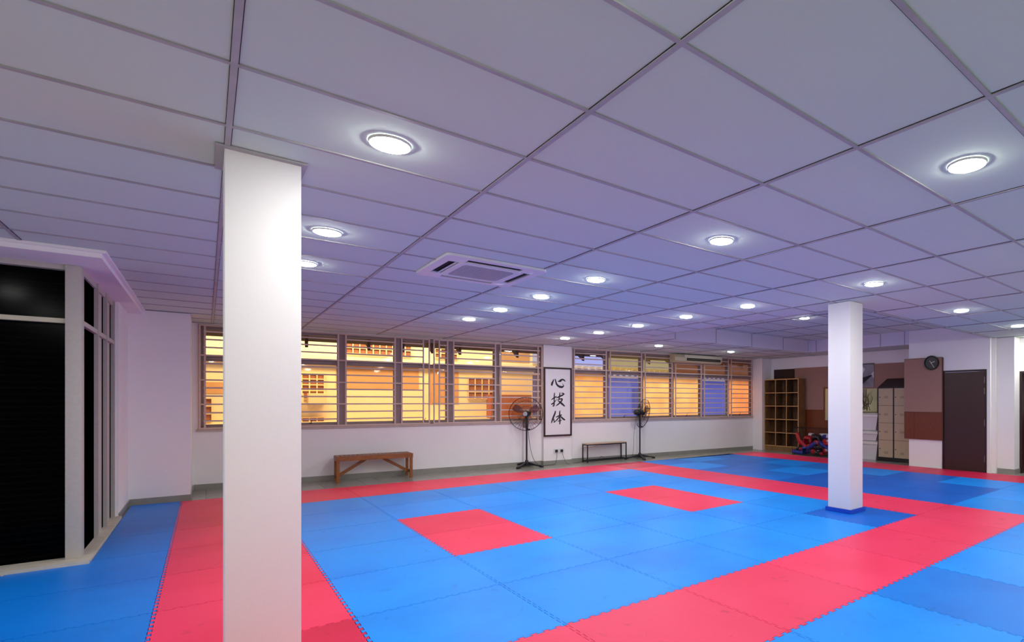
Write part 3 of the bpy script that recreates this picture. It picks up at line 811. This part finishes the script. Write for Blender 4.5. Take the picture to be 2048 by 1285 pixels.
# ------------------------------------------------------------------ sockets and cables
t = thing('wall_socket', 'white double wall socket with two black plugs on the pier', 'socket', Wp(6.045, .12, .245), AL)
m = MB(); m.box(0, .27, -.012, 0, 0, .095, bevel=.004); m.build('socket_plate', M_white, t)
for x in (.035, .165):
    m = MB(); m.box(x, x + .055, -.055, -.012, .018, .075, bevel=.008); m.build('plug', M_black, t)
def cable(pts, r, name, label):
    cu = []
    for i in range(len(pts) - 1):
        p0 = Vector(pts[max(i - 1, 0)]); p1 = Vector(pts[i]); p2 = Vector(pts[i + 1]); p3 = Vector(pts[min(i + 2, len(pts) - 1)])
        for q in range(8):
            t_ = q / 8; cu.append(.5 * ((2 * p1) + (-p0 + p2) * t_ + (2 * p0 - 5 * p1 + 4 * p2 - p3) * t_ ** 2 + (-p0 + 3 * p1 - 3 * p2 + p3) * t_ ** 3))
    cu.append(Vector(pts[-1]))
    m = MB(); m.tube(cu, r, 6); return tag(m.build(name, M_black, smooth=True), label, 'cable')

# ------------------------------------------------------------------ pedestal fans
def fan(loc, rz_pole, face_az, tilt, R, hz, label, legs):
    t = thing('pedestal_fan', label, 'fan', (loc[0], loc[1], FLOOR), rz_pole, 'black pedestal fans')
    for a, ln in legs:
        m = MB(); c, s_ = math.cos(a), math.sin(a)
        pr = [(0, .10), (.08, .105), (ln * .6, .06), (ln - .03, .045), (ln, .03), (ln, 0), (ln - .06, 0), (ln - .10, .022), (ln * .5, .035), (0, .03)]
        M = Matrix.Rotation(a, 4, 'Z')
        m.prism(pr, -.028, .028, 'y', M); m.build('foot', M_charcoal, t, smooth=False)
    m = MB(); m.tube([(0, 0, .03), (0, 0, hz * .72)], .0185, 16); m.tube([(0, 0, hz * .70), (0, 0, hz - .06)], .024, 16); m.build('pole', M_black, t, smooth=True)
    m = MB(); m.lathe([(.001, .0), (.05, .0), (.055, .04), (.03, .12), (.02, .125)], 20, Matrix.Translation((0, 0, .03))); m.build('pole_socket', M_charcoal, t, smooth=True)
    m = MB(); m.tube([(.015, 0, hz * .70), (.06, 0, hz * .70)], .014, 10); m.ball((.066, 0, hz * .70), .02, .02, .02); m.build('height_knob', M_black, t, smooth=True)
    # head: local +X is the blowing direction
    H = Matrix.Translation((0, 0, hz)) @ Matrix.Rotation(face_az - rz_pole, 4, 'Z') @ Matrix.Rotation(tilt, 4, 'Y')
    A = H @ Matrix.Rotation(PI / 2, 4, 'Y')        # lathe z -> +X
    m = MB(); m.lathe([(.001, -.16), (.05, -.155), (.072, -.13), (.078, -.06), (.07, .0), (.045, .03), (.001, .032)], 24, A); m.build('motor', M_charcoal, t, smooth=True)
    m = MB(); m.box(-.05, .02, -.028, .028, -.10, -.05, H, bevel=.006); m.build('tilt_joint', M_black, t)
    off = .085
    m = MB()
    def P(r, a, x): return H @ Vector((x, r * math.cos(a), r * math.sin(a)))
    m.tube([P(R, 2 * PI * q / 48, off) for q in range(48)], .0075, 6, closed=True)
    m.build('guard_rim', M_black, t, smooth=True)
    for nm, d in (('front_guard', 1), ('rear_guard', -1)):
        m = MB()
        n_ = 36
        for q in range(n_):
            a = 2 * PI * q / n_; tw = .25 * d
            m.tube([P(.045, a + tw, off + d * .085), P(R * .45, a + tw * .5, off + d * .082), P(R * .85, a, off + d * .05), P(R, a, off)], .0017, 4, caps=False)
        for rr, xx in ((R * .45, .082), (R * .78, .06)):
            m.tube([P(rr, 2 * PI * q / 40, off + d * xx) for q in range(40)], .0019, 4, closed=True)
        g = m.build(nm, M_black, t)
        if d == 1:
            m = MB(); m.lathe([(.001, .0), (.045, .0), (.048, -.012), (.001, -.013)], 24, H @ Matrix.Translation((off + .092, 0, 0)) @ Matrix.Rotation(PI / 2, 4, 'Y')); m.build('badge', mat('grey_badge', (170, 170, 176), .4), g, smooth=True)
    for q in range(3):
        m = MB(); a0 = 2 * PI * q / 3 + .5; g_ = []
        for i in range(6):
            r_ = .05 + (R * .86 - .05) * i / 5; wd = .16 + .32 * math.sin(PI * min(1, i / 5 * .8 + .15))
            g_.append([m.bm.verts.new(P(r_, a0 + wd * (j - 1.5) / 1.5 * .8, off + .03 * (j - 1.5) / 1.5)) for j in range(4)])
        for A_, B_ in zip(g_, g_[1:]):
            for j in range(3): m.bm.faces.new((A_[j], A_[j + 1], B_[j + 1], B_[j]))
        bl = m.build('blade', MATS.get('smoke_blade') or glass('smoke_blade', (.62, .60, .62), gl=.08), t)
        so = bl.modifiers.new('thick', 'SOLIDIFY'); so.thickness = .003
    m = MB(); m.lathe([(.001, .02), (.04, .02), (.045, .05), (.045, .12), (.02, .13), (.001, .13)], 20, A); m.build('blade_hub', M_black, t, smooth=True)
    return t
f1 = fan((5.36, 11.00), 0, math.radians(233), .0, .365, 1.157 + .02, 'black pedestal fan facing the viewer beside the calligraphy',
         [(math.radians(a), .40) for a in (215, 305, 35, 125)])
f2 = fan((8.28, 10.68), 0, math.radians(-13), .19, .37, 1.14 + .02, 'black pedestal fan turned to the right beside the metal frame bench',
         [(math.radians(a), .40) for a in (250, -20, 70, 160)])
e1 = Wp(6.11, .175, .29)
cable([(5.36 + .03, 11.0, .85), (5.42, 10.98, .5), (5.52, 11.0, .15), (5.66, 10.99, .0), (5.85, 10.93, FLOOR + .006), (6.0, 10.9, FLOOR + .02), tuple(Wp(6.09, .20, .12)), (e1.x, e1.y, .265)], .005, 'power_cable', 'black power cable from the left fan to the socket')
e2 = Wp(6.24, .175, .29)
cable([(e2.x, e2.y, .265), tuple(Wp(6.27, .20, .12)), tuple(Wp(6.36, .22, FLOOR + .008)), tuple(Wp(6.7, .12, FLOOR + .008)), (7.2, 10.99, FLOOR + .03), (7.32, 10.985, .08), (7.45, 10.98, .02), (7.7, 10.97, FLOOR + .008), (8.05, 10.90, FLOOR + .006), (8.15, 10.80, .1), (8.17, 10.78, .6), (8.19, 10.72, 1.02)], .004, 'power_cable', 'thin power cable running behind the metal frame bench to the right fan')

# ------------------------------------------------------------------ cubby shelf
t = thing('cubby_shelf', 'tall brown wooden cubby shelf with fifteen empty compartments', 'shelf', (12.58, 8.95, FLOOR))
SW, SD, SH = 1.22, .32, 2.10      # along Y, along X, up
m = MB(); m.box(0, SD, 0, .025, 0, SH); m.build('side_panel', M_oak, t)
m = MB(); m.box(0, SD, SW - .025, SW, 0, SH); m.build('side_panel', M_oak, t)
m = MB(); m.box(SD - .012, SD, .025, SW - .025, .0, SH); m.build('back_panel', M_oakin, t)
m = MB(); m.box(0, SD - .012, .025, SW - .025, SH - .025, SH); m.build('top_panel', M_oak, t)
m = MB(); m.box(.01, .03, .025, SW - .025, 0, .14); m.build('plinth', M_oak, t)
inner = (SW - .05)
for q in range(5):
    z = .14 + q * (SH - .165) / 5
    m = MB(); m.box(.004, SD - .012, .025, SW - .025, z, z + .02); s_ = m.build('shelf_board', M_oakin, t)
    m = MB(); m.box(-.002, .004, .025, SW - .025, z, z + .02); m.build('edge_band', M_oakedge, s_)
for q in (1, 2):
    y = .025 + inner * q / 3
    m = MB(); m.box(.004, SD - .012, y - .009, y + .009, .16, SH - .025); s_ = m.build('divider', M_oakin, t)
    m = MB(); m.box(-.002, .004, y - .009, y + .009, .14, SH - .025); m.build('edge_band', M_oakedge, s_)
m = MB(); m.box(-.002, 0, 0, .025, 0, SH); m.box(-.002, 0, SW - .025, SW, 0, SH); m.box(-.002, 0, .025, SW - .025, SH - .025, SH); m.build('edge_band', M_oakedge, t)

# ------------------------------------------------------------------ lockers
t = thing('locker_cabinet', 'beige locker cabinet of eight doors with black sloping top', 'locker', (12.40, 5.70, FLOOR))
m = MB(); m.box(.012, .49, 0, .82, 0, 1.79)
m.prism([(.012, 1.79), (.49, 1.79), (.49, 2.02)], 0, .82, 'y'); m.build('carcass', M_black, t)
for c in range(2):
    for r_ in range(4):
        y0 = .035 + c * .395; z0_ = .10 + r_ * .4175
        m = MB(); m.box(0, .014, y0, y0 + .36, z0_, z0_ + .411, bevel=.002); dd = m.build('locker_door', M_locker, t)
        m = MB(); m.tube([(-.012, y0 + .325, z0_ + .2), (.0, y0 + .325, z0_ + .2)], .011, 12); m.build('lock', M_black, dd, smooth=True)
        m = MB(); m.box(-.001, .002, y0 + .12, y0 + .22, z0_ + (.08 if r_ == 0 else .17), z0_ + (.14 if r_ == 0 else .225)); m.build('name_sticker', mat('pale_sticker', (166, 150, 122), .6), dd)

# ------------------------------------------------------------------ storage bins
def bin_(z, h, lid, label):
    t = thing('storage_bin', label, 'storage bin', (12.45, 6.55, z), 0, 'white bins stacked beside the lockers')
    m = MB()
    w0, w1 = (.055, .02), (.0, .0)
    A = [(.04, .06), (.40, .06), (.40, .46), (.04, .46)]; B = [(.01, .0), (.44, .0), (.44, .50), (.01, .50)]
    hb = h - lid
    va = [m.bm.verts.new((x, y, 0)) for x, y in A]; vb = [m.bm.verts.new((x, y, hb)) for x, y in B]
    m.bm.faces.new(va[::-1]); m.bm.faces.new(vb)
    for i in range(4): m.bm.faces.new((va[i], va[(i + 1) % 4], vb[(i + 1) % 4], vb[i]))
    m.build('bin_body', M_bin, t)
    m = MB(); m.prism([(-.02, hb), (.46, hb), (.46, h - .001), (.10, h - .001), (-.02, hb + lid * .55)], -.02, .52, 'y'); m.build('lid', M_binlid, t)
bin_(FLOOR, .475, .085, 'white tapered storage bin on the floor, lowest of the stack')
bin_(.455, .255, .085, 'shallow white storage bin, middle of the stack')
bin_(.71, .435, .10, 'deep white storage bin with cream lid, top of the stack')

# ------------------------------------------------------------------ wall pictures in the alcove
t = thing('ink_print', 'grey and black ink bird print hanging on the alcove wall', 'picture', (12.915, 6.88, 1.79))
m = MB(); m.box(-.006, .005, 0, .46, 0, .60); m.build('print_sheet', mat('grey_print', (158, 158, 164), .7, rgb2=(110, 110, 118), nscale=3), t)
m = MB()
m.prism([(.40, .02), (.02, .33), (.16, .30), (.30, .26), (.44, .38), (.42, .28), (.36, .22), (.38, .12)], -.0085, -.0065, 'x')
m.build('dark_wing', M_ink, t)
m = MB(); m.prism([(.44, .40), (.30, .38), (.24, .48), (.32, .55), (.36, .46), (.44, .5)], -.0085, -.0065, 'x'); m.prism([(.0, .22), (.08, .34), (.02, .40), (0, .42)], -.0085, -.0065, 'x')
m.build('pale_wing', M_whitegear, t)
m = MB(); m.box(-.02, .005, -.01, .47, .60, .62); m.build('hanging_rail', M_black, t)
t = thing('plant_print', 'pale green print of brown leafy stems below the ink print', 'picture', (12.915, 6.80, 1.16))
m = MB(); m.box(-.006, .005, 0, .50, 0, .60); m.build('print_sheet', mat('green_print', (196, 198, 140), .7, rgb2=(228, 228, 176), nscale=4), t)
m = MB(); rr = random.Random(3)
for q in range(24):
    y = .18 + rr.random() * .28; z = rr.random() * .2
    pts = [(-.009, y, z + .02)]
    for j in range(4):
        y += rr.uniform(-.06, .05); z += .09; pts.append((-.009, min(max(y, .01), .49), min(z, .58)))
    m.tube(pts, [.008, .008, .006, .004, .002], 5)
m.build('painted_stems', mat('brown_stem_ink', (92, 80, 40), .8), t)
m = MB()
for q in range(6): m.box(-.010, -.006, .28 + q * .035, .295 + q * .035, .36, .59)
m.build('dark_stripes', mat('umber_ink', (70, 44, 26), .8), t)
t = thing('wall_mirror', 'narrow wood framed mirror on the alcove wall behind the column', 'mirror', (12.915, 7.55, .87))
m = MB(); m.box(-.02, 0, 0, .04, 0, .95); m.box(-.02, 0, .76, .80, 0, .95); m.box(-.02, 0, .04, .76, 0, .04); m.box(-.02, 0, .04, .76, .91, .95); m.build('mirror_frame', M_redwood, t)
m = MB(); m.box(-.008, 0, .04, .76, .04, .91); m.build('mirror_glass', mat('dull_mirror', (190, 186, 150), .25, metal=.5), t)

# ------------------------------------------------------------------ board and clock
t = thing('wall_board', 'mauve and redwood board fixed over the alcove corner', 'board', (11.86, 4.785, .595))
m = MB(); m.box(0, .038, 0, .815, .60, 1.775, bevel=.003); m.build('upper_panel', M_mauve, t)
m = MB(); m.box(0, .038, 0, .585, 0, .60); m.box(.001, .038, .59, .815, 0, .60); m.build('lower_panel', M_redwood, t)
m = MB(); m.box(-.004, .038, 0, .815, .594, .606); m.box(.0, .038, -.018, .0, 0, 1.775); m.box(.0, .038, .0, .815, 1.775, 1.785); m.build('edge_strip', mat('brown_edge', (84, 46, 26), .5), t)
t = thing('wall_clock', 'round black wall clock with cream hands at the board top', 'clock', (11.855, 4.995, 2.265))
A = Matrix.Rotation(-PI / 2, 4, 'Y')
m = MB(); m.lathe([(.128, .0), (.155, .0), (.158, .02), (.150, .042), (.136, .040), (.128, .02)], 48, A, cap=False); m.build('rim', M_black, t, smooth=True)
m = MB(); m.lathe([(.13, .0), (.13, .018), (.001, .018)], 48, A); m.build('clock_face', mat('dark_face', (46, 44, 42), .35), t)
def hand(p, q, w_, x):
    m = MB(); m.bar((x, *p), (x, *q), .003, w_, (0, 0, 1)); return m
def clockpt(u, v):  # crop px -> (y, z) offsets; y grows to the left in the picture
    return (-(u - 885) / 300 * .152, -(v - 548) / 300 * .152)
hand(clockpt(885, 548), clockpt(1035, 495), .013, -.024).build('hour_hand', M_handw, t)
hand(clockpt(820, 455), clockpt(1015, 765), .009, -.028).build('minute_hand', M_handw, t)
m = MB(); m.tube([(-.018, 0, 0), (-.032, 0, 0)], .008, 12); m.build('hand_pin', M_handw, t, smooth=True)

# ------------------------------------------------------------------ wire basket and sparring gear
t = thing('wire_basket', 'black wire basket full of sparring gear beside the cubby shelf', 'basket', (12.05, 7.10, FLOOR))
LW, LD, LH = 1.68, .48, .73      # along Y, X, Z
m = MB()
for z in (.01, LH):
    for a, b in (((0, 0), (0, LW)), ((LD, 0), (LD, LW)), ((0, 0), (LD, 0)), ((0, LW), (LD, LW))): m.tube([(*a, z), (*b, z)], .007, 6)
for a in ((0, 0), (0, LW), (LD, 0), (LD, LW), (0, LW / 2)): m.tube([(*a, 0), (*a, LH)], .007, 6)
m.build('basket_frame', M_black, t)
m = MB()
for q in range(1, 46):
    y = LW * q / 46; m.box(-.0012, .0012, y - .0012, y + .0012, .01, LH); m.box(LD - .0012, LD + .0012, y - .0012, y + .0012, .01, LH)
for q in range(1, 16):
    z = LH * q / 16; m.box(-.0012, .0012, 0, LW, z - .0012, z + .0012); m.box(0, LD, LW - .0012, LW + .0012, z - .0012, z + .0012)
m.build('wire_mesh', M_black, t)
gm = {'red': M_redgear, 'blue': M_bluegear, 'black': M_blackgear, 'white': M_whitegear}
def rot3(a, b, c): return (a, b, c)
def glove(col, loc, rot, lab):
    t = thing('boxing_glove', lab, 'glove', loc, 0, 'sparring gear in the wire basket'); t.rotation_euler = rot
    m = MB(); m.ball((0, 0, .0), .075, .06, .065); m.ball((.05, .0, .01), .06, .055, .055); m.ball((.01, .055, .02), .05, .028, .03); m.build('mitt', gm[col], t, smooth=True)
    m = MB(); m.tube([(-.05, 0, 0), (-.10, 0, 0), (-.14, 0, 0)], [.046, .042, .048], 14); m.build('cuff', M_whitegear if col != 'black' else M_redgear, t, smooth=True)
def guard(col, loc, rot, lab):
    t = thing('shin_guard', lab, 'shin guard', loc, 0, 'sparring gear in the wire basket'); t.rotation_euler = rot
    m = MB(); g_ = []
    for i in range(7):
        z = -.17 + .34 * i / 6; r_ = .062 - .012 * abs(i - 4) / 4
        g_.append([m.bm.verts.new((r_ * math.cos(a), r_ * math.sin(a), z)) for a in [math.radians(-80 + 20 * j) for j in range(9)]])
    for A_, B_ in zip(g_, g_[1:]):
        for j in range(8): m.bm.faces.new((A_[j], A_[j + 1], B_[j + 1], B_[j]))
    b_ = m.build('pad', gm[col], t, smooth=True); so = b_.modifiers.new('thick', 'SOLIDIFY'); so.thickness = .022
    m = MB()
    for z in (-.09, .08): m.tube([(.0 - .02, -.055, z), (-.06, 0, z), (-.02, .055, z)], .008, 6)
    m.build('strap', M_blackgear, t)
def helmet(col, loc, rot, lab):
    t = thing('head_guard', lab, 'head guard', loc, 0, 'sparring gear in the wire basket'); t.rotation_euler = rot
    m = MB(); m.lathe([(.115, -.09), (.125, -.02), (.118, .05), (.085, .10), (.03, .125)], 24, cap=False)
    for f in [f for f in m.bm.faces if f.calc_center_median().x > .07 and f.calc_center_median().z < .04 and abs(f.calc_center_median().y) < .08]: m.bm.faces.remove(f)
    b_ = m.build('shell', gm[col], t, smooth=True); so = b_.modifiers.new('thick', 'SOLIDIFY'); so.thickness = -.022
    m = MB(); m.ball((0, .118, -.02), .035, .016, .04); m.ball((0, -.118, -.02), .035, .016, .04); m.build('ear_pad', gm[col], t, smooth=True)
items = [
 (guard, 'red', (12.13, 8.62, .42), (0.35, 0, PI), 'red shin guard leaning upright at the basket left end'),
 (guard, 'red', (12.14, 8.50, .30), (.9, .1, PI), 'red shin guard lying across beside the leaning one'),
 (glove, 'black', (12.2, 8.66, .12), (0, .3, 1.4), 'black glove low in the basket left corner'),
 (helmet, 'red', (12.22, 8.38, .37), (0, 0, PI), 'red head guard at the top of the pile'),
 (helmet, 'blue', (12.20, 8.42, .11), (.3, 0, 3.4), 'blue head guard at the basket bottom near the shelf'),
 (guard, 'blue', (12.13, 8.20, .26), (-1.0, 0, PI), 'blue shin guard slanting across the middle of the pile'),
 (glove, 'red', (12.17, 8.16, .10), (.2, 0, 1.7), 'red glove at the bottom middle of the basket'),
 (helmet, 'black', (12.22, 8.10, .42), (.2, .2, 3.0), 'black head guard on the pile centre'),
 (helmet, 'black', (12.20, 7.98, .18), (.1, .4, 3.2), 'black head guard low in the basket centre'),
 (guard, 'red', (12.14, 7.96, .33), (1.35, 0, PI), 'red shin guard flat above the black head guard'),
 (glove, 'blue', (12.17, 7.82, .50), (0, .2, 1.5), 'blue glove on the pile beside the column'),
 (glove, 'red', (12.16, 7.80, .39), (.3, .2, 1.6), 'red glove under the blue one beside the column'),
 (glove, 'red', (12.17, 7.82, .14), (.6, .5, 1.2), 'red glove low beside the column edge'),
 (helmet, 'red', (12.22, 7.74, .26), (0, .1, 2.9), 'red head guard half hidden by the column'),
 (glove, 'black', (12.34, 8.24, .50), (0, .1, 2.1), 'black glove at the back of the pile'),
 (glove, 'black', (12.36, 8.60, .34), (.4, .1, 2.5), 'black glove behind the red shin guards'),
 (guard, 'white', (12.40, 8.30, .50), (1.45, 0, PI), 'white shin guard lying flat on the pile back'),
 (guard, 'white', (12.42, 7.98, .52), (1.6, .1, PI), 'white shin guard at the pile back beside the column'),
 (glove, 'blue', (12.34, 8.60, .11), (0, 0, 2.0), 'blue glove on the basket floor behind the black one'),
 (guard, 'blue', (12.12, 8.64, .05), (1.5, 0, PI), 'blue shin guard flat on the basket floor at the left'),
 (glove, 'red', (12.16, 8.28, .23), (.2, .2, 1.5), 'red glove in the pile just below the red head guard'),
 (glove, 'black', (12.16, 8.02, .06), (0, 0, 1.6), 'black glove on the basket floor at the middle'),
 (guard, 'blue', (12.13, 7.84, .28), (1.1, 0, PI), 'blue shin guard sloping beside the column edge'),
 (helmet, 'blue', (12.38, 8.18, .14), (0, .2, 2.6), 'blue head guard at the basket back on the floor'),
]
for fn, c, loc, rot, lab in items: fn(c, loc, rot, lab)
